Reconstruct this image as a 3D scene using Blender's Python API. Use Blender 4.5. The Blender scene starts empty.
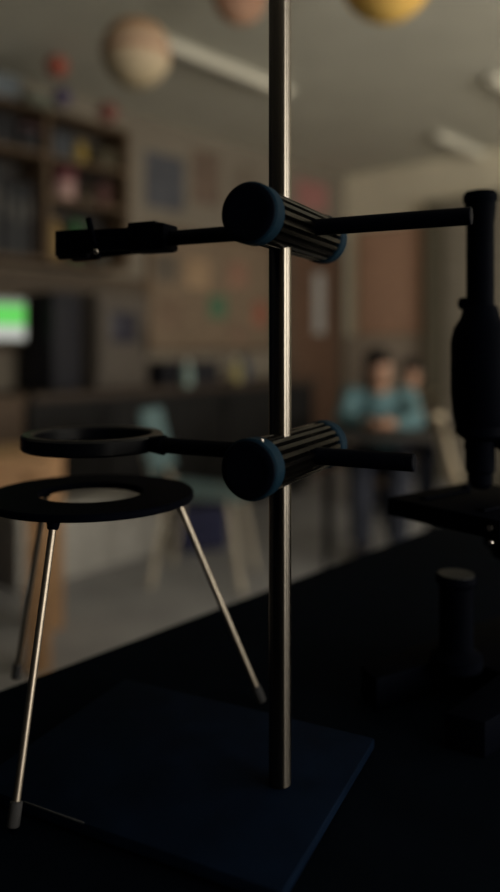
import bpy, bmesh, math, random
from mathutils import Vector, Matrix
random.seed(7)
PI = math.pi
SC = bpy.context.scene
COL = SC.collection

# ------------------------------------------------------------------ helpers
def lin(c):
    return tuple(((v/255)/12.92 if v/255 <= .04045 else ((v/255+.055)/1.055)**2.4) for v in c)

MATS = {}
def mat(name, col, rough=.6, metal=0., spec=.3, var=.12, scale=18., bump=0., emit=None, estr=0.):
    """plain surface with a little procedural noise in colour and roughness (col is linear rgb)"""
    if name in MATS: return MATS[name]
    m = bpy.data.materials.new(name); m.use_nodes = True
    nt = m.node_tree; b = nt.nodes['Principled BSDF']
    tc = nt.nodes.new('ShaderNodeTexCoord')
    nz = nt.nodes.new('ShaderNodeTexNoise'); nz.inputs['Scale'].default_value = scale
    nz.inputs['Detail'].default_value = 3
    nt.links.new(tc.outputs['Object'], nz.inputs['Vector'])
    rp = nt.nodes.new('ShaderNodeValToRGB')
    rp.color_ramp.elements[0].position = .3; rp.color_ramp.elements[1].position = .7
    rp.color_ramp.elements[0].color = tuple(max(0, v*(1-var)) for v in col)+(1,)
    rp.color_ramp.elements[1].color = tuple(min(1, v*(1+var)) for v in col)+(1,)
    nt.links.new(nz.outputs['Fac'], rp.inputs['Fac'])
    nt.links.new(rp.outputs['Color'], b.inputs['Base Color'])
    b.inputs['Roughness'].default_value = rough
    b.inputs['Metallic'].default_value = metal
    b.inputs['Specular IOR Level'].default_value = spec
    if bump:
        bp = nt.nodes.new('ShaderNodeBump'); bp.inputs['Strength'].default_value = bump
        bp.inputs['Distance'].default_value = .002
        nt.links.new(nz.outputs['Fac'], bp.inputs['Height']); nt.links.new(bp.outputs['Normal'], b.inputs['Normal'])
    if emit:
        b.inputs['Emission Color'].default_value = tuple(emit)+(1,)
        b.inputs['Emission Strength'].default_value = estr
    MATS[name] = m
    return m

def band_mat(name, stops, scale=1.0, distort=.6, rough=.7):
    """planet ball: bands of colour along local z, warped by noise"""
    m = bpy.data.materials.new(name); m.use_nodes = True
    nt = m.node_tree; b = nt.nodes['Principled BSDF']
    tc = nt.nodes.new('ShaderNodeTexCoord'); sp = nt.nodes.new('ShaderNodeSeparateXYZ')
    nt.links.new(tc.outputs['Generated'], sp.inputs[0])
    nz = nt.nodes.new('ShaderNodeTexNoise'); nz.inputs['Scale'].default_value = 5
    nt.links.new(tc.outputs['Generated'], nz.inputs['Vector'])
    ma = nt.nodes.new('ShaderNodeMath'); ma.operation = 'MULTIPLY_ADD'
    ma.inputs[1].default_value = .12*distort
    nt.links.new(nz.outputs['Fac'], ma.inputs[0]); nt.links.new(sp.outputs['Z'], ma.inputs[2])
    rp = nt.nodes.new('ShaderNodeValToRGB')
    while len(rp.color_ramp.elements) < len(stops): rp.color_ramp.elements.new(.5)
    for e, (p, c) in zip(rp.color_ramp.elements, stops):
        e.position = p; e.color = tuple(c)+(1,)
    nt.links.new(ma.outputs[0], rp.inputs['Fac']); nt.links.new(rp.outputs['Color'], b.inputs['Base Color'])
    b.inputs['Roughness'].default_value = rough; b.inputs['Specular IOR Level'].default_value = .2
    MATS[name] = m
    return m

def wood_mat(name, dark, light, scale=3., rough=.55):
    m = bpy.data.materials.new(name); m.use_nodes = True
    nt = m.node_tree; b = nt.nodes['Principled BSDF']
    tc = nt.nodes.new('ShaderNodeTexCoord'); mp = nt.nodes.new('ShaderNodeMapping')
    mp.inputs['Scale'].default_value = (1, 9, 9)
    nt.links.new(tc.outputs['Object'], mp.inputs['Vector'])
    nz = nt.nodes.new('ShaderNodeTexNoise'); nz.inputs['Scale'].default_value = scale; nz.inputs['Detail'].default_value = 6
    nt.links.new(mp.outputs[0], nz.inputs['Vector'])
    rp = nt.nodes.new('ShaderNodeValToRGB')
    rp.color_ramp.elements[0].position = .35; rp.color_ramp.elements[1].position = .65
    rp.color_ramp.elements[0].color = tuple(dark)+(1,); rp.color_ramp.elements[1].color = tuple(light)+(1,)
    nt.links.new(nz.outputs['Fac'], rp.inputs['Fac']); nt.links.new(rp.outputs['Color'], b.inputs['Base Color'])
    b.inputs['Roughness'].default_value = rough; b.inputs['Specular IOR Level'].default_value = .25
    MATS[name] = m
    return m

class MB:
    def __init__(s): s.bm = bmesh.new()
    def _merge(s, t):
        vm = {}
        for v in t.verts: vm[v] = s.bm.verts.new(v.co)
        for f in t.faces:
            try: s.bm.faces.new([vm[v] for v in f.verts])
            except ValueError: pass
        t.free(); return s
    def box(s, c, size, bevel=0., rot=None, seg=2):
        t = bmesh.new(); bmesh.ops.create_cube(t, size=1)
        for v in t.verts: v.co = Vector((v.co.x*size[0], v.co.y*size[1], v.co.z*size[2]))
        if bevel: bmesh.ops.bevel(t, geom=t.edges[:], offset=bevel, segments=seg, profile=.6, affect='EDGES')
        M = Matrix.Translation(Vector(c)) @ (rot if rot is not None else Matrix())
        bmesh.ops.transform(t, matrix=M, verts=t.verts)
        return s._merge(t)
    def prism(s, pts, z0, z1, bevel=0.):
        t = bmesh.new()
        a = [t.verts.new((x, y, z0)) for x, y in pts]; b = [t.verts.new((x, y, z1)) for x, y in pts]
        n = len(pts); t.faces.new(a[::-1]); t.faces.new(b)
        for i in range(n): t.faces.new((a[i], a[(i+1) % n], b[(i+1) % n], b[i]))
        if bevel: bmesh.ops.bevel(t, geom=t.edges[:], offset=bevel, segments=2, profile=.6, affect='EDGES')
        return s._merge(t)
    def loft(s, rings, closed=True, caps=True):
        R = [[s.bm.verts.new(p) for p in r] for r in rings]
        n = len(R[0])
        for a, b in zip(R, R[1:]):
            for i in range(n if closed else n-1):
                s.bm.faces.new((a[i], a[(i+1) % n], b[(i+1) % n], b[i]))
        if caps:
            s.bm.faces.new(R[0][::-1]); s.bm.faces.new(R[-1])
        return s
    def lathe(s, prof, M=None, seg=32, caps=True):
        M = M or Matrix()
        rings = [[M @ Vector((r*math.cos(2*PI*i/seg), r*math.sin(2*PI*i/seg), z)) for i in range(seg)] for r, z in prof]
        return s.loft(rings, True, caps)
    def cyl(s, p0, p1, r0, r1=None, seg=20, bev=0.):
        p0, p1 = Vector(p0), Vector(p1); d = p1-p0; L = d.length
        M = Matrix.Translation(p0) @ d.to_track_quat('Z', 'Y').to_matrix().to_4x4()
        r1 = r0 if r1 is None else r1
        pr = [(r0, 0), (r1, L)] if not bev else [(r0-bev, 0), (r0, bev), (r1, L-bev), (r1-bev, L)]
        return s.lathe(pr, M, seg)
    def tube(s, pts, r, seg=12, rs=None):
        pts = [Vector(p) for p in pts]; rings = []; up = None
        for i, p in enumerate(pts):
            d = (pts[min(i+1, len(pts)-1)]-pts[max(i-1, 0)]).normalized()
            if up is None:
                up = Vector((0, 0, 1)) if abs(d.z) < .9 else Vector((1, 0, 0))
            a = d.cross(up).normalized(); up = a.cross(d).normalized()
            rr = rs[i] if rs else r
            rings.append([p+(a*math.cos(2*PI*k/seg)+up*math.sin(2*PI*k/seg))*rr for k in range(seg)])
        return s.loft(rings)
    def ball(s, c, r, M=None, u=24, v=16):
        r = (r, r, r) if not hasattr(r, '__len__') else r
        t = bmesh.new(); bmesh.ops.create_uvsphere(t, u_segments=u, v_segments=v, radius=1)
        m = Matrix.Translation(Vector(c)) @ (M if M is not None else Matrix()) @ Matrix.Diagonal((r[0], r[1], r[2], 1))
        bmesh.ops.transform(t, matrix=m, verts=t.verts)
        return s._merge(t)
    def capsule(s, p0, r0, p1, r1=None, u=14):
        r1 = r0 if r1 is None else r1
        s.ball(p0, r0, u=u, v=10); s.ball(p1, r1, u=u, v=10)
        if (Vector(p1)-Vector(p0)).length > 1e-5: s.cyl(p0, p1, r0, r1, seg=u)
        return s
    def ring(s, R, sec, M=None, seg=64):
        """closed band: section points (radial offset, z) swept round a circle"""
        M = M or Matrix(); n = len(sec)
        V = [[s.bm.verts.new(M @ Vector(((R+a)*math.cos(2*PI*i/seg), (R+a)*math.sin(2*PI*i/seg), z))) for a, z in sec] for i in range(seg)]
        for i in range(seg):
            A, B = V[i], V[(i+1) % seg]
            for k in range(n): s.bm.faces.new((A[k], B[k], B[(k+1) % n], A[(k+1) % n]))
        return s
    def build(s, name, m, parent=None, angle=38, M=None, remesh=None, smooth=0):
        bm = s.bm
        if M is not None: bmesh.ops.transform(bm, matrix=M, verts=bm.verts)
        bmesh.ops.recalc_face_normals(bm, faces=bm.faces)
        me = bpy.data.meshes.new(name); bm.to_mesh(me); bm.free()
        o = bpy.data.objects.new(name, me); COL.objects.link(o)
        if remesh:
            r = o.modifiers.new('r', 'REMESH'); r.mode = 'VOXEL'; r.voxel_size = remesh; r.use_smooth_shade = True
            if smooth:
                q = o.modifiers.new('s', 'SMOOTH'); q.factor = .5; q.iterations = smooth
            bpy.context.view_layer.update()
            dg = bpy.context.evaluated_depsgraph_get()
            nm = bpy.data.meshes.new_from_object(o.evaluated_get(dg))
            o.modifiers.clear(); o.data = nm; me = nm
        me.materials.clear(); me.materials.append(m)
        for p in me.polygons: p.use_smooth = True
        if angle < 180: me.set_sharp_from_angle(angle=math.radians(angle))
        if parent: o.parent = parent
        return o

def circ_sec(r, n=12):
    return [(r*math.cos(2*PI*k/n), r*math.sin(2*PI*k/n)) for k in range(n)]

def tag(o, label, cat, group=None):
    o['label'] = label; o['category'] = cat
    if group: o['group'] = group
    return o
def thing(name, label, cat, loc=(0, 0, 0), rz=0., group=None):
    o = bpy.data.objects.new(name, None); COL.objects.link(o)
    o.empty_display_size = .05
    o.location = loc; o.rotation_euler = (0, 0, rz)
    return tag(o, label, cat, group)
def struct(o):
    o['kind'] = 'structure'; return o
def copy_tree(o, parent=None):
    c = o.copy(); COL.objects.link(c)
    if parent: c.parent = parent
    for ch in [x for x in bpy.data.objects if x.parent == o]: copy_tree(ch, c)
    return c

# ------------------------------------------------------------------ places
F = 740.; HX = 250.; HY = 345.; CAMZ = 1.17          # focal length in pixels, horizon row, lens height
BT = .90                                             # bench top
A42 = math.radians(42)
wv = Vector((math.sin(A42), math.cos(A42), 0))       # along the room
pv = Vector((math.cos(A42), -math.sin(A42), 0))      # from the left wall into the room
WB = Vector((-1.51, 4.47, 0))
RZ = math.atan2(wv.y, wv.x)                          # local x = along the wall, local -y = into the room
CEIL = 2.80
def W(t, off, z): return WB + wv*t + pv*off + Vector((0, 0, z))
TC = 3.634                                           # where the left wall meets the far wall
ROOMW = 6.5
RX = math.atan2(-.438, .899)                         # stand base: local x to the right and nearer, local y away

# ------------------------------------------------------------------ materials
M_bench = mat('bench_resin', (.0013, .0027, .0055), rough=.8, spec=.012, var=.2, scale=30)
M_benchcab = mat('bench_cabinet_paint', (.01, .011, .016), rough=.7, spec=.1)
M_blue = mat('blue_black_enamel', (.0017, .0046, .0120), rough=.6, spec=.015, var=.25, scale=40)
M_rod = mat('plated_steel', (.17, .155, .135), rough=.27, metal=1, var=.02, scale=20)
_nt = M_rod.node_tree; _b = _nt.nodes['Principled BSDF']; _tg = _nt.nodes.new('ShaderNodeTangent'); _tg.direction_type = 'RADIAL'; _tg.axis = 'Z'
_nt.links.new(_tg.outputs[0], _b.inputs['Tangent']); _b.inputs['Anisotropic'].default_value = .85; _b.inputs['Anisotropic Rotation'].default_value = .25
M_leg = mat('bright_steel', (.30, .26, .215), rough=.42, metal=1, var=.1, scale=70)
M_black = mat('black_plastic', (.0015, .0025, .006), rough=.6, spec=.03, var=.2, scale=50)
M_flute = mat('ribbed_black_plastic', (.0018, .0016, .0015), rough=.25, spec=.09, var=.2, scale=50)
M_rim = mat('blue_plastic_rim', (.0032, .0135, .0255), rough=.6, spec=.04, var=.15, scale=40)
M_iron = mat('black_iron', (.0008, .0013, .0034), rough=.6, spec=.012, var=.3, scale=60, bump=.1)
M_rodb = mat('blackened_rod', (.0012, .0018, .0045), rough=.6, spec=.03, var=.2, scale=60)
M_rubber = mat('grey_rubber', (.03, .03, .032), rough=.8, spec=.1)
M_scope = mat('microscope_black', (.0007, .0012, .003), rough=.65, spec=.012, var=.2)
M_chrome = mat('chrome', (.6, .55, .5), rough=.25, metal=1, var=.05)
M_mirror = mat('mirror_glass', (.018, .021, .023), rough=.5, metal=0, var=.1)
M_ceil = mat('ceiling_paint', (.60, .585, .51), rough=.9, spec=.1, var=.05, scale=3)
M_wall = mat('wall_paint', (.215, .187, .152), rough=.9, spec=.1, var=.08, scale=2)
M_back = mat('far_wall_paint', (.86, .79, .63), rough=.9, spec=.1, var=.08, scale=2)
M_floor = mat('floor_vinyl', (.315, .315, .325), rough=.6, spec=.2, var=.15, scale=4)
M_trim = mat('trim_dark', (.10, .08, .06), rough=.7)
M_white = mat('painted_frame', (.6, .58, .52), rough=.6)
M_shelf = wood_mat('shelf_wood', (.085, .055, .034), (.125, .083, .05))
M_desk = wood_mat('desk_wood', (.40, .235, .125), (.50, .30, .165))
M_tbl = wood_mat('dark_table_wood', (.055, .036, .024), (.085, .056, .037))
M_door = wood_mat('door_wood', (.10, .058, .04), (.14, .08, .052))
M_counter = mat('dark_cabinet', (.014, .0135, .0145), rough=.7, spec=.1)
M_cdoor = mat('dark_cabinet_door', (.017, .0165, .017), rough=.7, spec=.1)
M_ctop = mat('counter_top', (.06, .045, .036), rough=.6, spec=.15)
M_dark = mat('dark_plastic', (.02, .02, .026), rough=.6, spec=.15)
M_teal = mat('teal_seat_plastic', (.115, .185, .20), rough=.5)
M_cream = mat('cream_seat_plastic', (.55, .46, .34), rough=.5)
M_tube = mat('tan_painted_tube', (.50, .44, .35), rough=.5)
M_skin = mat('skin', (.52, .30, .21), rough=.6, spec=.2, var=.06)
M_hair = mat('dark_hair', (.025, .02, .018), rough=.7, spec=.2, var=.3, scale=90)

# ------------------------------------------------------------------ the setting
def quadbox(name, c, size, rz, m):
    b = MB(); b.box((0, 0, 0), size)
    o = b.build(name, m); o.location = c; o.rotation_euler = (0, 0, rz)
    return struct(o)
Tm0, Tm1 = -.75, TC
fl = quadbox('floor', W(0, ROOMW/2-.1, -.05)+wv*-.6, (11.5, ROOMW+.4, .1), RZ, M_floor)
ce = quadbox('ceiling', W(0, ROOMW/2-.1, CEIL+.05)+wv*-.6, (11.5, ROOMW+.4, .1), RZ, M_ceil)
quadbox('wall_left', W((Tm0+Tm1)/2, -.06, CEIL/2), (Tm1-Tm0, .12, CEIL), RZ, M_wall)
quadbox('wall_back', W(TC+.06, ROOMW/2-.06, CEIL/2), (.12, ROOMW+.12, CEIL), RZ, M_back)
quadbox('baseboard_left', W((Tm0+2.7)/2, .008, .06), (2.7-Tm0, .016, .12), RZ, M_trim)
quadbox('baseboard_back', W(TC-.0225, .62, .06), (.016, 1.16, .12), RZ, M_trim)
# right wall, with three window openings (behind the camera's right shoulder)
wins = [(-2.3, -1.1), (-.9, .3), (.5, 1.7), (1.9, 3.1)]
sill, head = .75, 2.35
rw = MB()
def rwbox(t0, t1, z0, z1):
    rw.box(((t0+t1)/2, 0, (z0+z1)/2), (t1-t0, .14, z1-z0))
rwbox(-6.3, TC, 0, sill); rwbox(-6.3, TC, head, CEIL)
edges = [-6.3]+[e for w_ in wins for e in w_]+[TC]
for a, b in zip(edges[::2], edges[1::2]): rwbox(a, b, sill, head)
o = rw.build('wall_right', M_wall); o.location = W(0, ROOMW+.07, 0); o.rotation_euler = (0, 0, RZ); struct(o)
gl = bpy.data.materials.new('window_glass'); gl.use_nodes = True
nt = gl.node_tree; nt.nodes.remove(nt.nodes['Principled BSDF'])
tr = nt.nodes.new('ShaderNodeBsdfTransparent'); gs = nt.nodes.new('ShaderNodeBsdfGlossy'); gs.inputs['Roughness'].default_value = .05
mx = nt.nodes.new('ShaderNodeMixShader'); mx.inputs[0].default_value = .06
nt.links.new(tr.outputs[0], mx.inputs[1]); nt.links.new(gs.outputs[0], mx.inputs[2])
nt.links.new(mx.outputs[0], nt.nodes['Material Output'].inputs['Surface'])
for i, (a, b) in enumerate(wins):
    root = bpy.data.objects.new('window_%d' % (i+1), None); COL.objects.link(root); struct(root)
    root.location = W((a+b)/2, ROOMW+.07, sill); root.rotation_euler = (0, 0, RZ)
    wd, hh = b-a, head-sill
    f = MB()
    for z in (.03, hh-.03): f.box((0, 0, z), (wd, .06, .06))
    for x in (-wd/2+.03, 0, wd/2-.03): f.box((x, 0, hh/2), (.06 if x else .04, .05, hh-.12))
    f.build('window_frame', M_white, root)
    g = MB(); g.box((0, 0, hh/2), (wd-.1, .006, hh-.1)); g.build('window_pane', gl, root)
    L = bpy.data.lights.new('daylight', 'AREA'); L.shape = 'RECTANGLE'; L.size = wd-.06; L.size_y = hh-.06
    L.energy = 70; L.color = (1., .93, .80)
    lo = bpy.data.objects.new('daylight', L); COL.objects.link(lo)
    lo.location = W((a+b)/2, ROOMW+.30, (sill+head)/2)
    d = -pv+Vector((0, 0, .30))
    lo.rotation_euler = d.to_track_quat('-Z', 'Z').to_euler()

# door near the far corner of the left wall
dr = bpy.data.objects.new('door_1', None); COL.objects.link(dr); struct(dr)
dr.location = W(3.10, 0, 0); dr.rotation_euler = (0, 0, RZ)
d = MB()
lw, lh = .74, 2.08
d.box((0, -.025, lh/2), (lw, .04, lh), .004); d.build('door_leaf', M_door, dr)
d = MB(); d.box((.05, -.048, 1.55), (.15, .012, .56), .003); d.build('vision_panel', mat('pale_door_glass', (.40, .40, .39), rough=.3), dr)
d = MB()
for sx in (-1, 1): d.box((sx*(lw/2+.045), -.03, lh/2+.03), (.08, .06, lh+.06), .005)
d.box((0, -.03, lh+.045), (lw+.01, .06, .08), .005); d.build('door_frame', M_trim, dr)
d = MB(); d.cyl((-.30, -.045, 1.02), (-.30, -.10, 1.02), .012); d.capsule((-.30, -.10, 1.02), .011, (-.19, -.10, 1.02))
d.build('door_handle', M_chrome, dr)
# square column on the far wall
def BW(s, off, z): return W(TC-off, s, z)
def s_at(px):
    q = (px-HX)/F; c = W(TC, 0, 0); return (q*c.y-c.x)/(pv.x-q*pv.y)
RB = RZ-PI/2
s0, s1, sm = s_at(427)+.045, s_at(540), s_at(446.5)+.045
tc_ = thing('tall_cupboard', 'tall olive-tan cupboard against the far wall, seen left of the microscope tube', 'cupboard', BW((s0+s1)/2, 0, 0), RB)
cw = s1-s0; m_cup = mat('cupboard_paint', (.34, .305, .25), rough=.85); m_cups = mat('cupboard_shaded_tone', (.225, .205, .155), rough=.85)
b = MB(); b.box((0, -.062, 1.21), (cw, .114, 2.42), .004); b.build('carcass', m_cups, tc_)  # strip left of the doors is coloured darker, as the cupboard's shaded side
dwid = (s1-sm)/2
for k in range(2):
    xx = sm-(s0+s1)/2+dwid*(k+.5)
    b = MB(); b.box((xx, -.130, 1.24), (dwid-.008, .02, 2.26), .004); dd = b.build('door', m_cup, tc_)
    b = MB(); b.capsule((xx+dwid*(.42 if k == 0 else -.42), -.150, 1.05), .010, (xx+dwid*(.42 if k == 0 else -.42), -.150, 1.22)); b.build('handle', M_chrome, dd)
s0, s1 = .02, s_at(427)
b = MB(); b.box((0, 0, .63), (s1-s0, .014, 1.25), .002); o = b.build('trim_2', mat('wainscot_paint', (.46, .38, .31), rough=.85)); struct(o)
o.location = BW((s0+s1)/2, .007, 0); o.rotation_euler = (0, 0, RB)

# ------------------------------------------------------------------ lab bench
bn = thing('lab_bench', 'black lab bench filling the bottom of the picture, carrying the apparatus', 'lab bench', (0, 0, 0), RZ)
pmax = .533; pmin = -.27
c_p = (pmax+pmin)/2
b = MB(); b.box((.35, c_p, BT-.016), (2.9, pmax-pmin, .032), .003); b.build('worktop', M_bench, bn)
b = MB(); b.box((.35, c_p-.01, (BT-.032+.08)/2), (2.84, pmax-pmin-.06, BT-.032-.08)); b.build('cabinet_body', M_benchcab, bn)
b = MB(); b.box((.35, c_p-.01, .04), (2.78, pmax-pmin-.14, .08)); b.build('plinth', M_benchcab, bn)

# ------------------------------------------------------------------ retort stand
RP = Vector((.0178, .439, BT))
st = thing('retort_stand', 'retort stand with blue-black base plate and tall steel rod up the middle', 'retort stand', RP, RX)
b = MB(); b.box((-.064, -.003, .0065), (.20, .154, .007), .0015)
bp_ = b.build('base_plate', M_blue, st)
b = MB(); b.box((-.103, -.0797, .0096), (.043, .0009, .0009), .0002); b.build('edge_glint', mat('glint_grey', (.024, .026, .03), rough=.6), bp_)  # thin paler strip, a painted glint along the front edge
for x in (-.15, .016):
    for y in (-.066, .054):
        b = MB(); b.cyl((x, y, 0), (x, y, .0031), .008); b.build('rubber_foot', M_rubber, st)
b = MB(); b.cyl((0, 0, .0099), (0, 0, .66), .0067, seg=48, bev=.0008); b.build('rod', M_rod, st)

# ------------------------------------------------------------------ boss heads
def fluted(mb, y0, y1, r, n=20, depth=.0026):
    rings = []
    N = n*8
    for y, k in ((y0, .9), (y0+.002, 1), (y1-.002, 1), (y1, .9)):
        ring = []
        for i in range(N):
            ph = (i % 8)/8
            dd = depth*(0 if ph < .5 else math.sin((ph-.5)*2*PI))
            a = 2*PI*i/N
            ring.append(((r*k-dd)*math.cos(a), y, (r*k-dd)*math.sin(a)))
        rings.append(ring)
    mb.loft(rings)
def boss(z, label, screw=False):
    t = thing('boss_head', label, 'boss head', (RP.x, RP.y, z), RX, 'boss heads clamped on the rod')
    b = MB(); fluted(b, -.0315, .066, .0158); b.build('ribbed_body', M_flute, t, angle=30)
    for nm, y0, y1, rr in (('end_cap', -.0425, -.031, .0170), ('end_cap', .0655, .077, .0164)):
        sgn = -1 if y0 < 0 else 1
        yo = y0 if sgn < 0 else y1; yi = y1 if sgn < 0 else y0
        # band round the end
        Rm = Matrix.Rotation(-PI/2, 4, 'X')
        b = MB(); b.lathe([(rr-.001, min(y0, y1)), (rr, min(y0, y1)+.001), (rr, max(y0, y1)-.001), (rr-.001, max(y0, y1))], Rm, 48)
        rim = b.build('rim', M_rim, t)
        b = MB(); b.lathe([(rr-.0012, yo-sgn*.0005), (rr-.0012, yo+sgn*.0012), (rr-.003, yo+sgn*.002), (rr-.006, yo+sgn*.0016), (.002, yo+sgn*.0014)], Rm, 48)
        b.build('end_cap', M_black, rim)
    if screw:
        b = MB(); b.cyl((.006, -.0385, .0145), (.006, -.0385, .0166), .0013); b.build('set_screw', M_chrome, t)
    return t
ZU, ZL = CAMZ+.0718, CAMZ-.0677
boss(ZU, 'upper boss head on the steel rod, ribbed black with blue-rimmed round ends')
boss(ZL, 'lower boss head on the steel rod, holding the iron ring', True)

# ------------------------------------------------------------------ test tube clamp (upper)
yq = .0215
cl = thing('test_tube_clamp', 'black test tube clamp with long rod, gripped by the upper boss head', 'clamp', (RP.x, RP.y, ZU), RX)
b = MB(); b.cyl((-.098, yq, 0), (.107, yq, 0), .0051, seg=28, bev=.0006); b.build('rod', M_rodb, cl)
b = MB(); b.box((-.104, yq, .0005), (.030, .020, .0185), .003); b.box((-.108, yq, .0095), (.022, .016, .004), .0015)
b.build('clamp_body', M_iron, cl)
for sy in (-1, 1):
    prof = [(-.113, .0075), (-.128, .0105), (-.145, .0115), (-.156, .0100), (-.166, .0105), (-.177, .0115)]
    rings = []
    for x, yy in prof:
        y = yq+sy*yy; hz = .0075 if x > -.15 else .0088
        rings.append([(x, y-.002, -hz), (x, y+.002, -hz), (x, y+.002, hz), (x, y-.002, hz)])
    b = MB(); b.loft(rings); pr = b.build('prong', M_iron, cl)
    b = MB(); b.box((-.166, yq+sy*.0070, -.0005), (.026, .005, .0205), .002, Matrix.Rotation(-sy*.06, 4, 'Z'))
    b.build('jaw_pad', M_black, pr)
b = MB(); b.cyl((-.142, yq-.017, -.002), (-.142, yq+.017, -.002), .0022); s_ = b.build('clamp_screw', M_iron, cl)
b = MB(); b.box((-.142, yq-.018, .006), (.004, .003, .019), .0012, Matrix.Rotation(-.25, 4, 'Y')); b.build('wing_nut', M_iron, s_)
b = MB(); b.ball((-.141, yq-.0140, -.0075), (.0022, .0016, .0022)); b.build('rivet', M_chrome, cl)

# ------------------------------------------------------------------ iron ring (lower)
rg = thing('ring_clamp', 'black iron ring on a short rod, gripped by the lower boss head', 'ring clamp', (RP.x, RP.y, ZL), RX)
b = MB(); b.cyl((-.106, yq, 0), (.0750, yq, 0), .0053, seg=28, bev=.0006); b.build('rod', M_rodb, rg)
Rr = .0455; cx = -.1545
b = MB(); b.ring(Rr, [(-.0042, -.004), (-.0028, -.0055), (.0028, -.0055), (.0042, -.004), (.0042, .004), (.0028, .0055), (-.0028, .0055), (-.0042, .004)], Matrix.Translation((cx, yq, 0)), 80)
b.build('ring', mat('glossy_black_iron', (.0010, .0014, .003), rough=.28, spec=.28, var=.2, scale=60), rg)
b = MB(); b.cyl((cx+Rr-.002, yq, 0), (-.094, yq, 0), .0045, .0068, bev=.001); b.build('collar', M_iron, rg)

# ------------------------------------------------------------------ tripod
TP = Vector((-.112, .522, BT))
TH = .1665
tp = thing('tripod', 'laboratory tripod with flat black ring top and three splayed steel legs', 'tripod', TP, 0)
b = MB(); b.ring(.0525, [(-.0162, -.002), (-.0156, -.0025), (.0187, -.0025), (.0195, -.0015), (.0195, .0015), (.0187, .0025), (-.0156, .0025), (-.0162, .002)], Matrix.Translation((0, 0, TH-.0025)), 96)
top = b.build('ring_top', M_iron, tp)
for fx, fy in ((-.132, .412), (.009, .558), (-.189, .597)):
    dv = Vector((fx-TP.x, fy-TP.y, 0)); un = dv.normalized()
    p0 = un*.060+Vector((0, 0, TH-.006)); p1 = dv+Vector((0, 0, .0015))
    b = MB(); b.cyl(p0, p1, .0023, seg=18); lg = b.build('leg', M_leg, tp)
    dd = (p1-p0).normalized()
    b = MB(); b.cyl(p0-dd*.004+Vector((0, 0, .0)), p0+dd*.006, .0052, .0036, bev=.0008); b.build('leg_socket', M_iron, lg)
    b = MB(); b.cyl(p1-dd*.013, p1, .0036, .0036, bev=.0006); b.build('rubber_foot', M_rubber, lg)

# ------------------------------------------------------------------ microscope
e1 = Vector((.62, -.785, 0)).normalized()
MP = Vector((.178, .572, BT))
ms = thing('microscope', 'black microscope at the right edge, standing on the bench behind the clamp rod', 'microscope', MP, math.atan2(e1.y, e1.x))
# local x = e1 (right and nearer), local y = e2 (right and farther, towards the arm)
z_ = lambda y: CAMZ-BT+(HY-y)/F*.572
b = MB(); b.box((0, .006, z_(508.5)), (.100, .112, .0145), .002); stg = b.build('stage', M_scope, ms)
for sx in (-1, 1):
    b = MB(); b.box((sx*.026, -.01, z_(508.5)+.0085), (.007, .055, .0016), .0005); b.cyl((sx*.026, .018, z_(508.5)+.007), (sx*.026, .018, z_(508.5)+.012), .0035)
    b.build('slide_clip', M_scope, stg)
b = MB()
b.cyl((.043, -.0495, z_(507)), (.043, -.0525, z_(507)), .0020); b.cyl((.043, -.0495, z_(520)), (.043, -.0518, z_(520)), .0016)
b.build('stage_screws', M_chrome, stg)
b = MB(); b.lathe([(.0105, z_(318)), (.0105, z_(198))], seg=32); b.build('body_tube', M_scope, ms)
b = MB(); b.lathe([(.0108, z_(222)), (.0118, z_(208)), (.0118, z_(203)), (.0130, z_(201)), (.0130, z_(195)), (.0115, z_(192)), (.006, z_(193))], seg=32); b.build('eyepiece', M_scope, ms)
b = MB(); b.lathe([(.0125, z_(306)), (.0150, z_(318)), (.0200, z_(328)), (.0222, z_(342)), (.0222, z_(392)), (.0208, z_(412)), (.0190, z_(424)), (.0150, z_(431)), (.009, z_(434))], seg=40); b.build('head', M_scope, ms)
b = MB()
M_ = Vector((-.0165, -.002, z_(303)))
b.cyl(M_, M_+Vector((.006, 0, 0)), .0050, bev=.001); b.cyl(M_+Vector((.006, 0, 0)), (-.008, 0, z_(306)), .0018); b.build('lock_knob', M_scope, ms)
b = MB(); b.lathe([(.0185, z_(424)), (.0185, z_(434)), (.012, z_(440))], seg=32); nose = b.build('nosepiece', M_scope, ms)
b = MB(); b.lathe([(.0112, z_(436)), (.0112, z_(470)), (.0092, z_(473)), (.0092, z_(483)), (.0060, z_(488))], seg=28); b.build('objective', M_scope, nose)
for a in (35, 140):
    dx = Vector((math.cos(math.radians(a)), math.sin(math.radians(a)), -.9)).normalized()
    s_ = Vector((0, 0, z_(430)))+Vector((dx.x, dx.y, 0))*.010
    b = MB(); b.cyl(s_, s_+dx*.027, .0080, .0058, bev=.001); b.build('objective', M_scope, nose)
b = MB()
pts = [(.075, .0, .02), (.078, .0, .08), (.086, .0, .14), (.084, .0, .19), (.072, .0, .235), (.050, 0, .262), (.012, 0, .268)]
rings = []
for i, (y, _, z) in enumerate(pts):
    p = Vector((0, y, z)); a = Vector((0,)+pts[max(i-1, 0)][:1]+pts[max(i-1, 0)][2:]); c = Vector((0,)+pts[min(i+1, 6)][:1]+pts[min(i+1, 6)][2:])
    dn = (c-a).normalized(); nn = Vector((0, -dn.z, dn.y)); th = .013 if i < 6 else .011
    rings.append([p+Vector((sx*.013, 0, 0))+nn*sy*th for sx, sy in ((-1, -1), (1, -1), (1, 1), (-1, 1))])
b.loft(rings); arm = b.build('arm', M_scope, ms)
for sx in (-1, 1):
    b = MB(); b.cyl((sx*.012, .08, .10), (sx*.036, .08, .10), .017, bev=.002); b.cyl((sx*.036, .08, .10), (sx*.046, .08, .10), .010, bev=.0015)
    b.build('focus_knob', M_scope, arm)
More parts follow.
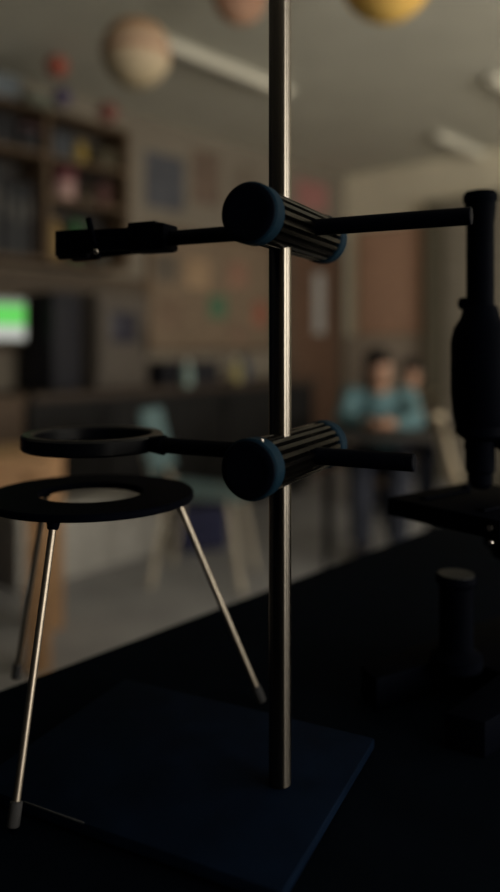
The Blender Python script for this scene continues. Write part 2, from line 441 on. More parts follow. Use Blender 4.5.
b = MB(); b.box((0, .045, z_(508.5)), (.05, .06, .010), .001); b.build('stage_bracket', M_scope, ms)
b = MB(); b.prism([(-.055, -.075), (-.03, -.085), (-.022, .0), (.022, .0), (.03, -.085), (.055, -.075), (.05, .105), (-.05, .105)], 0, .024, .002); b.build('foot', M_scope, ms)
Mm = Matrix.Translation((-.012, -.014, 0))
b = MB(); b.lathe([(.020, .022), (.020, .030), (.013, .036), (.013, .084), (.0155, .087), (.0155, .0915), (.0148, .0925)], Mm, 36); ill = b.build('illuminator', M_scope, ms)
b = MB(); b.lathe([(.0138, .0922), (.0138, .0932)], Mm, 36); b.build('lens', M_mirror, ill)

# ------------------------------------------------------------------ hanging model planets and ceiling lights
def PX(x, y, z): return Vector(((x-HX)/F*z, z, CAMZ+(HY-y)/F*z))
def planet(name, x, y, z, r, m, label, group='model planets hung from the ceiling', tilt=0.):
    c = PX(x, y, z)
    t = thing(name, label, 'model planet', c, 0, group)
    b = MB(); b.ball((0, 0, 0), r, Matrix.Rotation(tilt, 4, 'Y'), 48, 32); b.build('ball', m, t, angle=180)
    b = MB(); b.cyl((0, 0, r*.98), (0, 0, CEIL-c.z), .0012, seg=8); b.build('thread', M_white, t)
planet('model_planet', 136, 53, 2.83, .132, band_mat('banded_cream', [(0, (.46, .37, .24)), (.25, (.49, .40, .27)), (.42, (.50, .39, .27)), (.50, (.34, .18, .11)), (.60, (.46, .35, .25)), (.72, (.38, .24, .15)), (.85, (.36, .23, .14)), (1, (.28, .19, .12))]), 'large cream planet ball with brown bands, hanging left of the steel rod', tilt=.25)
planet('model_planet', 240, -4, 3.0, .112, band_mat('banded_pink', [(0, (.66, .40, .28)), (.4, (.60, .34, .24)), (.7, (.50, .28, .20)), (1, (.45, .26, .2))]), 'pinkish planet ball cut off by the top edge just left of the rod')
planet('model_planet', 387, -27, 2.63, .168, band_mat('banded_yellow', [(0, (.85, .55, .15)), (.3, (.80, .48, .12)), (.45, (.55, .28, .08)), (.6, (.70, .42, .12)), (1, (.5, .3, .1))]), 'yellow-orange planet ball cut off by the top edge right of the rod')
m_red = band_mat('red_ball', [(0, (.30, .085, .06)), (.5, (.34, .10, .07)), (1, (.28, .08, .06))])
m_red2 = band_mat('dull_red_ball', [(0, (.19, .075, .065)), (.5, (.21, .085, .07)), (1, (.18, .075, .065))])
m_pur = band_mat('purple_ball', [(0, (.085, .075, .12)), (.5, (.10, .08, .14)), (1, (.08, .07, .115))])
planet('model_planet', 57, 66, 4.02, .062, m_red, 'small bright red ball hanging highest at the left')
planet('model_planet', 62, 97, 4.10, .055, m_pur, 'small purple ball hanging just below the bright red ball')
planet('model_planet', 108, 112, 4.25, .060, m_red2, 'small dull red ball hanging below the large cream planet')

def ceil_light(c, L, label, em):
    t = thing('ceiling_light', label, 'ceiling light', (c.x, c.y, CEIL), RZ, 'fluorescent strip lights on the ceiling')
    b = MB(); b.box((0, 0, -.015), (L, .062, .03), .005); b.build('housing', M_ceil, t)
    b = MB(); b.box((0, 0, -.040), (L-.03, .052, .026), .011, seg=3)
    b.build('diffuser', mat('strip_diffuser', (.7, .66, .55), rough=.5, emit=(1, .93, .76), estr=em), t)
def CP(x, y):
    z = F*(CEIL-CAMZ)/(HY-y); return Vector(((x-HX)/F*z, z, CEIL))
a, c = CP(150, 28), CP(280, 88)
ceil_light((a+c)/2, 1.25, 'strip light on the ceiling beside the large cream planet', .07)
a = CP(436, 131); ceil_light(a+wv*.66, 1.3, 'strip light on the ceiling above the microscope tube, nearest the far wall', .17)
a = CP(490, 72); ceil_light(a+wv*.66, 1.3, 'strip light on the ceiling, only its end showing at the upper right edge', .16)

# ------------------------------------------------------------------ open wall shelf with its contents
sh = thing('open_bookshelf', 'brown wooden two-bay open shelf high on the left wall', 'shelf', W(0, 0, 1.66), RZ)
SD = .30
z1, zt = .63, .885
xL, xM, xR = -.72, .14, .74
for x in (xL, xM, xR):
    b = MB(); b.box((x, -SD/2, zt/2), (.035, SD, zt), .002); b.build('upright', M_shelf, sh)
for x0, x1, zz in ((xL, xR, .0125), (xL, xR, zt+.0125), (xL, xM, z1), (xM, xR, z1), (xM, xR, .385)):
    b = MB(); b.box(((x0+x1)/2, -SD/2, zz), (abs(x1-x0)+(.035 if x0 == xL and x1 == xR else -.036), SD, .025), .002); b.build('shelf_board', M_shelf, sh)
b = MB(); b.box(((xL+xR)/2, -.006, zt/2), (xR-xL, .008, zt-.03)); b.build('back_panel', mat('shelf_back', (.05, .045, .042), rough=.8), sh)

def on_shelf(o, x, y, zz): o.location = W(x, -y, 1.66+zz); o.rotation_euler = (0, 0, RZ)
# dark binders in the lower left bay
bm_ = [mat('binder_slate', (.026, .029, .033), rough=.6), mat('binder_black', (.012, .012, .015), rough=.6), mat('binder_brown', (.034, .027, .025), rough=.6)]
x = xL+.05; i = 0
while x < xM-.09:
    wdt = random.uniform(.045, .075); h = random.uniform(.40, .53)
    t = thing('binder', 'dark ring binder standing in the left bay of the wall shelf', 'binder', (0, 0, 0), 0, 'dark binders in the left shelf bay')
    m = bm_[(i*7+i//2) % 3]
    b = MB(); b.box((wdt/2, 0, h/2), (wdt-.006, .22, h), .004); b.build('cover', m, t)
    b = MB(); b.box((wdt/2, -.1115, h*.62), (wdt*.55, .002, h*.28)); b.build('spine_label', mat('spine_paper', (.07, .067, .064)), t)
    on_shelf(t, x, -.15, .025); x += wdt+.004; i += 1
# dark storage boxes on the top shelf
def lidbox(x, wd, dp, h, zz, m, ml, label, cat='box', off=-.15, group=None):
    t = thing('storage_box', label, cat, (0, 0, 0), 0, group)
    b = MB(); b.box((0, 0, h*.42), (wd, dp, h*.84), .004); b.build('body', m, t)
    b = MB(); b.box((0, 0, h*.9), (wd+.008, dp+.008, h*.2), .004); b.build('lid', ml, t)
    on_shelf(t, x, off, zz); return t
g = 'storage boxes on the wall shelf'
lidbox(-.44, .24, .22, .17, z1+.0125, bm_[1], bm_[0], 'dark box at the far left of the upper shelf row', group=g)
lidbox(-.14, .19, .22, .19, z1+.0125, bm_[1], bm_[1], 'dark box in the middle of the left upper shelf row', group=g)
lidbox(.05, .12, .22, .16, z1+.0125, bm_[1], mat('maroon_lid', (.06, .03, .035)), 'dark box with maroon lid beside the shelf divider', group=g)
lidbox(.28, .15, .2, .19, z1+.0125, mat('slate_box', (.05, .055, .065)), bm_[1], 'slate grey box at the left of the right upper shelf row', group=g)
lidbox(.62, .15, .2, .12, z1+.0125, mat('olive_box', (.06, .05, .03)), mat('olive_lid', (.08, .065, .04)), 'low olive-brown box at the right of the upper shelf row', group=g)
t = lidbox(-.30, .55, .24, .14, zt+.025, mat('blue_grey_box', (.16, .19, .22)), mat('blue_grey_lid', (.18, .21, .23)), 'long blue-grey box lying on top of the wall shelf', group=g)
lidbox(.12, .16, .22, .09, zt+.025, mat('green_grey_box', (.16, .18, .15)), mat('green_grey_lid', (.18, .19, .15)), 'small green-grey box on top of the wall shelf', group=g)
def jar(x, r, h, zz, m, ml, label, off=-.17, name='jar', lidh=.03, neck=.8):
    t = thing(name, label, name, (0, 0, 0), 0, 'jars and bottles on the wall shelf')
    b = MB(); b.lathe([(r*.9, 0), (r, .008), (r, h-lidh-.03), (r*neck, h-lidh), (r*neck, h-lidh+.002)], seg=28); b.build('body', m, t)
    b = MB(); b.lathe([(r*neck*1.04, h-lidh), (r*neck*1.06, h-.004), (r*neck, h)], seg=28); b.build('lid', ml, t)
    on_shelf(t, x, off, zz); return t
m_mar = mat('maroon_plastic', (.14, .04, .05)); m_bk = M_dark
jar(.455, .045, .15, z1+.0125, mat('yellow_plastic', (.34, .24, .06)), mat('ochre_lid', (.25, .17, .05)), 'yellow jar on the right upper shelf row, between two boxes')
jar(.34, .068, .20, .3975, mat('pale_pink', (.42, .27, .25)), m_mar, 'pale pink jar with a thick maroon lid in the right bay', lidh=.075, neck=1.)
jar(.50, .045, .16, .3975, mat('brown_glass', (.05, .035, .02), rough=.3), m_bk, 'dark brown jar beside the pale pink jar')
jar(.63, .050, .19, .3975, mat('maroon_jar', (.10, .045, .04)), m_bk, 'dull maroon jar at the right end of the middle shelf')
jar(.42, .045, .30, .025, mat('green_plastic', (.04, .13, .05)), m_bk, 'green bottle on the bottom shelf of the right bay', name='bottle', neck=.5)
jar(.26, .050, .26, .025, mat('mustard_plastic', (.26, .17, .06)), mat('mustard_lid', (.2, .13, .05)), 'mustard bottle on the bottom shelf next to the divider', name='bottle', neck=.5)
jar(.60, .055, .24, .025, mat('grey_bottle', (.05, .06, .055)), m_bk, 'dark grey bottle at the right end of the bottom shelf', name='bottle', neck=.5)

# ------------------------------------------------------------------ counter along the left wall and what stands on it
ct = thing('wall_counter', 'long dark cupboard counter standing along the left wall', 'counter', W(0, 0, 0), RZ)
CX0, CX1, CD, CH = -.13, 2.45, .58, .90
b = MB(); b.box(((CX0+CX1)/2, -CD/2, CH-.02), (CX1-CX0, CD, .04), .004); b.build('countertop', M_ctop, ct)
b = MB(); b.box(((CX0+CX1)/2, -CD/2+.03, (CH-.04+.09)/2), (CX1-CX0-.02, CD-.09, CH-.13)); b.build('carcass', M_counter, ct)
b = MB(); b.box(((CX0+CX1)/2, -CD/2+.06, .045), (CX1-CX0-.04, CD-.16, .09)); b.build('plinth', M_counter, ct)
nd = 5; dw = (CX1-CX0-.02)/nd
for i in range(nd):
    x = CX0+.01+dw*(i+.5)
    b = MB(); b.box((x, -CD+.064, .475), (dw-.012, .018, .74), .003); dd = b.build('door', M_cdoor, ct)
    hx = x+(dw/2-.05)*(1 if i % 2 == 0 else -1)
    b = MB(); b.cyl((hx, -CD+.05, .70), (hx, -CD+.05, .80), .006); b.build('handle', M_rodb, dd)
def on_counter(t, x, off): t.location = W(x, off, CH); t.rotation_euler = (0, 0, RZ)

# brown table under the monitor
wt = thing('side_table', 'brown wooden table with deep apron under the green monitor', 'table', W(-.45, -.0, 0), RZ)
b = MB(); b.box((-.10, -.29, CH-.0175), (.78, .56, .035), .004); b.build('tabletop', M_tbl, wt)
b = MB(); b.box((-.10, -.545, CH-.035-.17), (.74, .022, .34), .002); b.box((.265, -.29, CH-.035-.17), (.02, .50, .34), .002); b.build('apron', M_tbl, wt)
for x in (-.46, .255):
    for y in (-.53, -.05):
        b = MB(); b.box((x, y, (CH-.035)/2), (.05, .05, CH-.035), .003); b.build('leg', M_tbl, wt)
pb_ = thing('shade_panel', 'plain dark brown panel painted as the shade on the wall under the open bookshelf', 'shade_panel', W(.21, 0, 1.385), RZ)
b = MB(); b.box((0, -.009, 0), (1.80, .014, .47), .002); b.build('shade_board', mat('shade_brown', (.095, .075, .058), rough=.95, var=.2, scale=20), pb_)  # added panel, its dark colour stands in for shade below the bookshelf
b = MB()
for q in (-1, 1):
    b.box((q*.905, -.010, 0), (.02, .018, .51), .002); b.box((0, -.010, q*.245), (1.79, .018, .02), .002)
b.build('board_frame', M_shelf, pb_)
# monitor showing a green and white picture
mo = thing('monitor', 'computer monitor showing bright green over white at the left edge', 'monitor')
b = MB(); b.prism([(-.08, -.09), (.08, -.09), (.07, .09), (-.07, .09)], 0, .012, .003); b.build('stand_base', M_dark, mo)
b = MB(); b.box((0, .045, .16), (.05, .025, .30), .005); b.build('stand_neck', M_dark, mo)
b = MB(); b.box((0, .012, .415), (.49, .034, .250), .006); b.build('housing', mat('grey_beige_plastic', (.22, .21, .18)), mo)
scm = bpy.data.materials.new('screen_glow'); scm.use_nodes = True
nt = scm.node_tree; bs = nt.nodes['Principled BSDF']
tc = nt.nodes.new('ShaderNodeTexCoord'); sp = nt.nodes.new('ShaderNodeSeparateXYZ'); rp = nt.nodes.new('ShaderNodeValToRGB')
nt.links.new(tc.outputs['Generated'], sp.inputs[0]); nt.links.new(sp.outputs['Z'], rp.inputs['Fac'])
rp.color_ramp.interpolation = 'CONSTANT'
els = rp.color_ramp.elements
els[0].position = 0; els[0].color = (.48, .50, .46, 1)
els[1].position = .34; els[1].color = (.10, .62, .09, 1)
e = els.new(.86); e.color = (.20, .25, .20, 1)
bs.inputs['Base Color'].default_value = (.01, .01, .01, 1)
nt.links.new(rp.outputs['Color'], bs.inputs['Emission Color']); bs.inputs['Emission Strength'].default_value = 1.
b = MB(); b.box((0, -.0062, .415), (.466, .002, .222)); b.build('screen', scm, mo)
on_counter(mo, -.25, .30)
# black computer tower
tw = thing('computer_tower', 'tall black computer tower on the counter right of the green monitor', 'computer')
b = MB(); b.box((0, 0, .295), (.20, .36, .57), .006); b.build('case', M_dark, tw)
b = MB(); b.box((0, -.183, .295), (.19, .01, .55), .003); b.build('front_panel', M_dark, tw)
for sx in (-1, 1):
    for sy in (-1, 1):
        b = MB(); b.cyl((sx*.07, sy*.14, 0), (sx*.07, sy*.14, .012), .012); b.build('rubber_foot', M_dark, tw)
on_counter(tw, .19, .24)
# grey cabinet with a dark window
ov = thing('drying_cabinet', 'grey-brown countertop cabinet with a square navy window', 'cabinet')
m_ov = mat('grey_brown_enamel', (.095, .08, .068), rough=.7)
b = MB(); b.box((0, 0, .30), (.40, .36, .58), .008); b.build('case', m_ov, ov)
b = MB(); b.box((0, -.19, .31), (.37, .022, .50), .006); dd = b.build('door', m_ov, ov)
b = MB(); b.box((-.01, -.203, .38), (.20, .008, .19), .004); b.build('window', mat('navy_glass', (.018, .018, .036), rough=.3), dd)
b = MB(); b.capsule((.16, -.215, .22), .008, (.16, -.215, .38)); b.build('handle', M_dark, dd)
for sx in (-1, 1):
    for sy in (-1, 1):
        b = MB(); b.cyl((sx*.16, sy*.14, 0), (sx*.16, sy*.14, .012), .014); b.build('rubber_foot', M_dark, ov)
on_counter(ov, .60, .24)
# dark instrument lying on the counter
kb = thing('equipment_case', 'long flat black equipment case lying on the wall counter', 'case')
b = MB(); b.box((0, 0, .05), (.50, .30, .10), .01); b.build('body', M_dark, kb)
b = MB(); b.box((0, 0, .13), (.50, .30, .055), .01); b.build('lid', M_dark, kb)
b = MB(); b.tube([(-.07, -.15, .09), (-.07, -.175, .09), (.07, -.175, .09), (.07, -.15, .09)], .006, 8); b.build('handle', M_dark, kb)
on_counter(kb, 1.18, .30)
def counter_bottle(x, off, r, h, m, ml, label):
    t = thing('bottle', label, 'bottle', (0, 0, 0), 0, 'bottles on the wall counter')
    b = MB(); b.lathe([(r*.92, 0), (r, .01), (r, h*.62), (r*.45, h*.8), (r*.42, h*.9)], seg=28); b.build('body', m, t)
    b = MB(); b.lathe([(r*.5, h*.88), (r*.52, h*.99), (r*.46, h)], seg=20); b.build('cap', ml, t)
    on_counter(t, x, off)
counter_bottle(1.04, .54, .035, .17, mat('pale_teal_plastic', (.28, .38, .36)), M_white, 'pale teal bottle at the front edge of the wall counter')
counter_bottle(1.62, .44, .040, .18, mat('pale_yellow_plastic', (.42, .36, .16)), M_white, 'pale yellow bottle on the counter just left of the steel rod')
counter_bottle(1.86, .30, .050, .20, mat('navy_plastic', (.035, .05, .09)), M_dark, 'dark navy bottle at the right end of the wall counter')

# ------------------------------------------------------------------ papers on the left wall
bb = thing('bulletin_board', 'brown cork bulletin board above the wall counter, covered in papers', 'bulletin board', W(1.84, .0, 1.58), RZ)
b = MB(); b.box((0, -.01, 0), (1.36, .016, .86), .002); b.build('cork', mat('cork', (.21, .155, .11), rough=.95, var=.2, scale=25), bb)
b = MB()
for s_ in (-1, 1):
    b.box((0, -.013, s_*.445), (1.42, .026, .03), .003); b.box((s_*.695, -.013, 0), (.03, .026, .92), .003)
b.build('board_frame', M_shelf, bb)
def paper(t, z, wd, h, col, label, name='poster', off=.0205, tilt=0., group=None):
    b = MB(); b.box((0, 0, 0), (wd, .0015, h), rot=Matrix.Rotation(tilt, 4, 'Y'))
    o = b.build(name, mat(label[:40], tuple(v*.62 for v in col), rough=.85, var=.22, scale=9))
    o.location = W(t, off, z); o.rotation_euler = (0, 0, RZ)
    return tag(o, label, name, group)
gp = 'papers pinned to the bulletin board'
def tz(x, y):
    q = (x-HX)/F; t = (WB.y*q-WB.x)/(wv.x-wv.y*q); return t, CAMZ+(HY-y)/F*(WB.y+wv.y*t)
def bp(x, y, wd, h, col, label, tilt=0.): t, z = tz(x, y); paper(t, z, wd, h, col, label, 'paper_sheet', .0205, tilt, gp)
bp(164, 268, .22, .20, (.19, .16, .13), 'grey-brown paper at the top left of the bulletin board')
bp(196, 274, .24, .22, (.55, .38, .24), 'orange-tan paper at the top middle of the bulletin board', .03)
bp(236, 275, .22, .20, (.44, .25, .18), 'dusty salmon paper at the top right of the bulletin board', -.04)
bp(168, 314, .24, .22, (.30, .21, .15), 'brown paper at the lower left of the bulletin board', .02)
bp(216, 307, .20, .18, (.13, .26, .16), 'green paper in the middle of the bulletin board', -.03)
bp(258, 314, .16, .20, (.46, .18, .12), 'red-orange paper at the lower right of the bulletin board', .05)
bp(238, 334, .20, .11, (.33, .22, .16), 'small tan paper at the bottom of the bulletin board')
t, z = tz(165, 182); paper(t, z, .38, .40, (.135, .14, .165), 'tall grey-blue poster on the wall above the bulletin board', off=.0012)
t, z = tz(206, 178); paper(t, z, .30, .42, (.25, .18, .14), 'dull brown poster right of the grey-blue poster', off=.0012)
t, z = tz(244, 190); paper(t, z, .30, .40, (.29, .24, .19), 'faded tan poster nearest the steel rod', off=.0012)
t, z = tz(312, 196); paper(t, z, .46, .26, (.56, .26, .24), 'pink poster on the wall above the door', off=.0012)
# salmon board on the far wall
s0, s1 = s_at(360), s_at(422)
fb = thing('display_board', 'wide salmon-brown display board on the far wall behind the seated people', 'display board', BW((s0+s1)/2, 0, 1.72), RB)
zc = BW((s0+s1)/2, 0, 0).y
b = MB(); b.box((0, -.012, .04), (s1-s0, .02, .95), .003); b.build('panel', mat('salmon_felt', (.62, .38, .27), rough=.95), fb)
b = MB()
for q in (-1, 1):
    b.box((q*((s1-s0)/2+.012), -.014, .04), (.028, .028, 1.0), .003); b.box((0, -.014, .04+q*.488), (s1-s0, .028, .028), .003)
b.build('board_frame', mat('pale_wood', (.40, .28, .18)), fb)

# ------------------------------------------------------------------ wooden desk at the left
D0 = Vector((-.725, 2.62, 0))
RD = math.radians(8)
dk = thing('wooden_desk', 'pale wooden desk with thick apron at the left edge behind the tripod', 'desk', D0, RD)
DL, DD, DH = 1.3, .50, .76
b = MB(); b.box((-DL/2+.02, DD/2, DH-.015), (DL, DD, .03), .003); b.build('desktop', M_desk, dk)
b = MB(); b.box((-DL/2+.02, .03, DH-.03-.075), (DL-.06, .025, .15), .002); b.box((-DL/2+.02, DD-.03, DH-.03-.075), (DL-.06, .025, .15), .002)
for x in (-.0, -DL+.04): b.box((x-.005, DD/2, DH-.105), (.02, DD-.1, .15), .002)
b.build('apron', M_desk, dk)
for x in (-.03, -DL+.07):
    for y in (.045, DD-.045):
        b = MB(); b.box((x, y, (DH-.03)/2), (.082, .07, DH-.03), .003); b.build('leg', M_desk, dk)

# ------------------------------------------------------------------ school chairs
def make_chair(label, m, loc, rz):
    """local: seat faces +x"""
    t = thing('school_chair', label, 'chair', loc, rz, 'plastic school chairs')
    b = MB(); n = 11
    rings = []
    for k in range(n):
        u = k/(n-1); x = -.20+.41*u
        zz = .445+.012*math.cos(u*PI)*.6-.010*math.sin(u*PI)-(.02*max(0, u-.85)/.15)
        hw = .19-.02*(abs(u-.5)*2)**3
        top = [Vector((x, hw*q, zz+.012*abs(q)**3)) for q in (-1, -.75, -.4, 0, .4, .75, 1)]
        rings.append(top+[p-Vector((0, 0, .012)) for p in top[::-1]])
    b.loft(rings); b.build('seat', m, t, angle=50)
    b = MB(); rings = []
    for k in range(9):
        u = k/8; z = .53+.31*u; xo = -.235-.075*u-.01*math.sin(u*PI)
        hw = .19-.03*u**3
        fr = [Vector((xo+.045*abs(q)**2, hw*q, z)) for q in (-1, -.7, -.35, 0, .35, .7, 1)]
        rings.append(fr+[p-Vector((.012, 0, 0)) for p in fr[::-1]])
    b.loft(rings); b.build('backrest', m, t, angle=50)
    for sy in (-1, 1):
        b = MB(); b.tube([(.155, sy*.14, .43), (.17, sy*.16, .38), (.235, sy*.19, .0)], .0145, 12); b.build('leg', M_tube, t)
        b = MB(); b.tube([(-.13, sy*.14, .43), (-.15, sy*.16, .38), (-.215, sy*.19, .0)], .0145, 12); b.build('leg', M_tube, t)
        b = MB(); b.tube([(.16, sy*.14, .428), (-.14, sy*.14, .428), (-.20, sy*.14, .46), (-.235, sy*.14, .54), (-.285, sy*.135, .74)], .011, 10); b.build('back_frame', M_tube, t)
    return t
cpos = PX(203, 345, 3.72)
make_chair('teal plastic school chair seen side-on behind the tripod', M_teal, (cpos.x, cpos.y, 0), math.radians(-10))
cpos = PX(505, 345, 3.35)
make_chair('cream plastic school chair half hidden behind the microscope', M_cream, (cpos.x, cpos.y, 0), math.radians(-14))
# low grey box in front of the counter
gb = thing('storage_chest', 'long low grey storage chest on the floor beyond the tripod', 'chest', W(.0, .80, 0), RZ)
m_gb = mat('grey_chest_plastic', (.40, .385, .36), rough=.8)
b = MB(); b.box((0, 0, .16), (.88, .31, .32), .012); b.build('body', m_gb, gb)
b = MB(); b.box((0, 0, .342), (.90, .33, .044), .010); b.build('lid', m_gb, gb)
for q in (-1, 1):
    b = MB(); b.box((q*.25, -.168, .33), (.06, .012, .07), .003); b.build('latch', M_rubber, gb)
# dark blue bag on the floor
bg = thing('bag', 'dark blue bag on the floor beyond the teal chair', 'bag', (0, 0, 0), .3)
c = PX(200, 345, 4.25); bg.location = (c.x, c.y, 0)
b = MB(); b.box((0, 0, .12), (.30, .16, .24), .05, seg=4); b.build('body', mat('blue_cloth', (.03, .032, .075), rough=.9), bg)
b = MB(); b.tube([(-.07, 0, .23), (-.06, 0, .30), (0, 0, .33), (.06, 0, .30), (.07, 0, .23)], .008, 8); b.build('handle', mat('blue_strap', (.035, .04, .10)), bg)

# ------------------------------------------------------------------ people at their desks
def student_desk(loc, rz, label, wd=.62, dp=.46, h=.70):
    t = thing('student_desk', label, 'desk', loc, rz, 'dark student desks')
    b = MB(); b.box((0, 0, h-.0125), (wd, dp, .025), .004); b.build('desktop', mat('dark_laminate', (.055, .05, .05), rough=.6), t)
    for sx in (-1, 1):
        for sy in (-1, 1):
            b = MB(); b.cyl((sx*(wd/2-.04), sy*(dp/2-.04), h-.025), (sx*(wd/2-.04), sy*(dp/2-.04), 0), .014); b.build('leg', M_rodb, t)
    b = MB(); b.box((0, 0, h-.10), (wd-.1, dp-.1, .012), .003)
    for sx in (-1, 1): b.box((sx*(wd/2-.055), 0, h-.063), (.012, dp-.1, .08), .002)
    b.build('book_tray', M_rodb, t)
    return t
def person(loc, rz, label, m_top, m_leg, head_turn=0., head_tilt=0., lean=.0, hairlen=.04):
    t = thing('person', label, 'person', loc, rz)
    V = Vector
    pel = V((0, .02, .52)); wa = V((0, .0-lean*.4, .66)); ch = V((0, -.04-lean*.8, .80)); nk = V((0, -.075-lean, .905)); hc = V((0, -.115-lean*1.3, 1.035))
    H = Matrix.Translation(hc) @ Matrix.Rotation(head_turn, 4, 'Z') @ Matrix.Rotation(head_tilt, 4, 'X')
    hp = lambda x, y, z: H @ V((x, y, z))
    HR = Matrix.Rotation(head_turn, 4, 'Z') @ Matrix.Rotation(head_tilt, 4, 'X')
    sh_ = {s: V((s*.160, -.05-lean*.85, .865)) for s in (-1, 1)}
    el = {s: V((s*.200, -.185-lean*.8, .745)) for s in (-1, 1)}
    wr = {s: V((s*.075, -.335-lean*.8, .738)) for s in (-1, 1)}
    hip = {s: V((s*.085, .0, .505)) for s in (-1, 1)}
    kn = {s: V((s*.10, -.40, .50)) for s in (-1, 1)}
    an = {s: V((s*.10, -.37, .095)) for s in (-1, 1)}
    b = MB()
    b.capsule(pel, .115, wa, .10, 20); b.capsule(wa, .10, ch, .112, 20)
    b.capsule(ch, .07, nk-V((0, 0, .02)), .058); b.capsule(nk-V((0, 0, .02)), .047, hc-V((0, 0, .04)), .045)
    b.ball(hc+HR @ V((0, .012, .018)), (.070, .086, .088), HR); b.ball(hc+HR @ V((0, -.022, -.035)), (.054, .060, .068), HR)
    b.capsule(hp(0, -.078, .012), .008, hp(0, -.094, -.022), .012)                      # nose
    b.capsule(hp(-.018, -.078, -.052), .006, hp(.018, -.078, -.052), .006)             # lips
    b.ball(hp(0, -.062, -.088), .018)                                                  # chin
    for s in (-1, 1):
        b.ball(hp(s*.071, .008, -.005), (.009, .018, .028), HR)                         # ear
        b.capsule(ch+V((s*.05, 0, .02)), .075, sh_[s], .052)
        b.capsule(sh_[s], .050, el[s], .038); b.capsule(el[s], .038, wr[s], .025)
        pm = wr[s]+V((-s*.022, -.040, .004))
        b.capsule(wr[s], .023, pm, .020); b.capsule(pm, .020, pm+V((-s*.012, -.022, 0)), .021)
        for k in range(4):
            bz = pm+V((-s*.012, -.026, .020-.0125*k))
            L = (.030, .036, .033, .025)[k]
            m1 = bz+V((-s*.006, -L, .002)); m2 = m1+V((s*-.016, -L*.25, .0)); m3 = m2+V((-s*.012, L*.25, 0))
            b.capsule(bz, .0088, m1, .0082, 10); b.capsule(m1, .0082, m2, .0078, 10); b.capsule(m2, .0078, m3, .007, 10)
        tb = wr[s]+V((-s*.020, -.020, .020)); b.capsule(tb, .011, tb+V((-s*.012, -.030, .014)), .0095, 10); b.capsule(tb+V((-s*.012, -.030, .014)), .0095, tb+V((-s*.020, -.052, .010)), .008, 10)
        b.capsule(hip[s], .085, kn[s], .057, 18); b.capsule(kn[s], .055, an[s], .036); b.capsule(an[s], .036, an[s]+V((0, .02, -.05)), .034)
        b.capsule(an[s]+V((0, 0, -.055)), .030, an[s]+V((s*.012, -.13, -.068)), .024)
    body = b.build('body', M_skin, t, angle=180, remesh=.0065, smooth=3)
    e = .012
    b = MB()
    b.capsule(pel+V((0, 0, .03)), .112+e, wa, .104+e, 20); b.capsule(wa, .104+e, ch, .112+e, 20); b.capsule(ch, .075+e, nk-V((0, 0, .045)), .055+e)
    for s in (-1, 1):
        b.capsule(ch+V((s*.05, 0, .02)), .075+e, sh_[s], .054+e)
        b.capsule(sh_[s], .052+e, el[s], .042+e); b.capsule(el[s], .042+e, wr[s]+(el[s]-wr[s])*.12, .028+e*.6)
    b.build('top', m_top, t, angle=180, remesh=.009, smooth=5)
    b = MB()
    b.capsule(pel-V((0, 0, .03)), .112+e*.6, pel+V((0, 0, .02)), .108+e*.6, 20)
    for s in (-1, 1):
        b.capsule(hip[s], .087+e, kn[s], .060+e, 18); b.capsule(kn[s], .060+e, an[s]+V((0, 0, .03)), .046+e)
    b.build('trousers', m_leg, t, angle=180, remesh=.009, smooth=5)
    for s in (-1, 1):
        b = MB(); b.ball(an[s]+V((0, .005, -.045)), (.044, .05, .042)); b.capsule(an[s]+V((0, 0, -.060)), .034, an[s]+V((s*.012, -.135, -.066)), .029)
        b.build('shoe', M_dark, t, angle=180, remesh=.007, smooth=3)
        b = MB(); b.ball(hp(s*.027, -.073, .012), .0095, u=14, v=10); b.build('eye', mat('eye_white', (.6, .58, .55)), t, angle=180)
        b = MB(); b.ball(hp(s*.027, -.0805, .012), .0045, u=12, v=8); b.build('iris', mat('eye_dark', (.02, .015, .01)), t, angle=180)
    b = MB()
    b.ball(hc+HR @ V((0, .024, .036)), (.082, .090, .086), HR); b.ball(hc+HR @ V((0, .055, -.01-hairlen)), (.068, .050, .075+hairlen), HR)
    b.ball(hc+HR @ V((0, -.045, .076)), (.058, .036, .030), HR)
    for s in (-1, 1): b.capsule(hp(s*.068, .0, .04), .020, hp(s*.068, .022, -.02-hairlen), .016)
    b.build('hair', M_hair, t, angle=180, remesh=.008, smooth=3)
    return t
def stool(loc, label, rz=0., h=.42):
    t = thing('stool', label, 'stool', loc, rz, 'stools the people sit on')
    b = MB(); b.lathe([(.15, h-.03), (.165, h-.024), (.165, h-.006), (.155, h)], seg=40); b.build('seat', M_shelf, t)
    for a in range(4):
        q = PI/4+a*PI/2; u = Vector((math.cos(q), math.sin(q), 0))
        b = MB(); b.cyl(u*.11+Vector((0, 0, h-.03)), u*.17, .012); b.build('leg', M_rodb, t)
    b = MB(); b.ring(.142, circ_sec(.006, 8), Matrix.Translation((0, 0, .19)), 40); b.build('foot_ring', M_rodb, t)
m_tealtop = mat('teal_cloth', (.12, .215, .245), rough=.95, spec=.1, var=.15, scale=14)
m_olive = mat('olive_cloth', (.085, .072, .052), rough=.95, spec=.1, var=.15, scale=14)
m_jean = mat('dark_denim', (.05, .055, .075), rough=.95, spec=.1)
PA = PX(379, 345, 4.40); PA.z = 0; RA = -.17
RAM = Matrix.Rotation(RA, 3, 'Z')
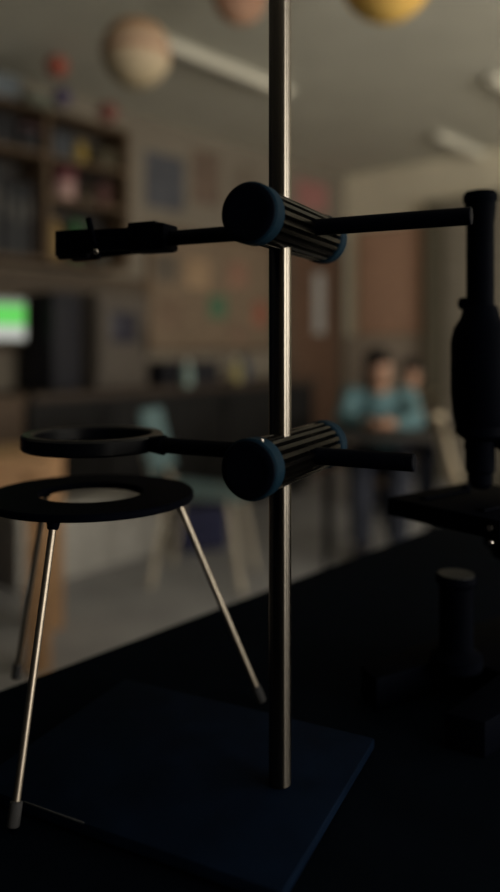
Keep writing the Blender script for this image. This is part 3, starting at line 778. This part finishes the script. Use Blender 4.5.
person(PA, RA, 'person in a teal top sitting at a dark desk, dark hair, hands together', m_tealtop, m_jean, head_turn=.55, head_tilt=.28)
stool(PA+Vector((0, .02, 0)), 'stool under the person in the teal top', .3, .385)
student_desk(PA+RAM @ Vector((0, -.44, 0)), RA, 'dark student desk in front of the person in teal', dp=.40)
hh = thing('phone', 'small dark phone held between the hands of the person in teal', 'phone', PA+RAM @ Vector((-.004, -.422, .742)), RA)
b = MB(); b.box((0, 0, 0), (.040, .010, .085), .003, Matrix.Rotation(.25, 4, 'X')); b.build('case', M_dark, hh)
b = MB(); b.box((0, .0062, 0), (.034, .001, .074), 0, Matrix.Rotation(.25, 4, 'X')); b.build('screen', mat('dark_screen', (.01, .01, .012), rough=.2), hh)
PB = PX(409, 345, 5.55); PB.z = 0
pb = person(PB, math.radians(-6), 'person in a dark olive top sitting behind the one in teal', m_olive, m_jean, head_turn=-.2, head_tilt=.30, lean=.05)
pb.scale = (.93, .93, .93)
stool(PB+Vector((0, .02, 0)), 'stool under the person in the olive top', .1, .385)
student_desk((PB.x+.1, PB.y-.53, 0), math.radians(-6), 'dark student desk in front of the person in olive', wd=.9)

# ------------------------------------------------------------------ world, camera, view
wd = bpy.data.worlds.new('World'); SC.world = wd; wd.use_nodes = True
bgn = wd.node_tree.nodes['Background']; bgn.inputs[0].default_value = (.15, .30, 1., 1); bgn.inputs[1].default_value = .004
cam = bpy.data.cameras.new('Camera'); co = bpy.data.objects.new('Camera', cam); COL.objects.link(co)
co.location = (0, 0, CAMZ); co.rotation_euler = (PI/2, 0, 0)
cam.sensor_width = 36; cam.sensor_fit = 'AUTO'; cam.lens = 36*F/892
cam.shift_y = -(446-HY)/892
cam.clip_start = .01; cam.clip_end = 60
cam.dof.use_dof = True; cam.dof.focus_distance = .440; cam.dof.aperture_fstop = 2.4
SC.camera = co
SC.view_settings.view_transform = 'Standard'; SC.view_settings.look = 'None'
SC.view_settings.exposure = 0.; SC.view_settings.gamma = 1.; SC.view_settings.use_curve_mapping = False
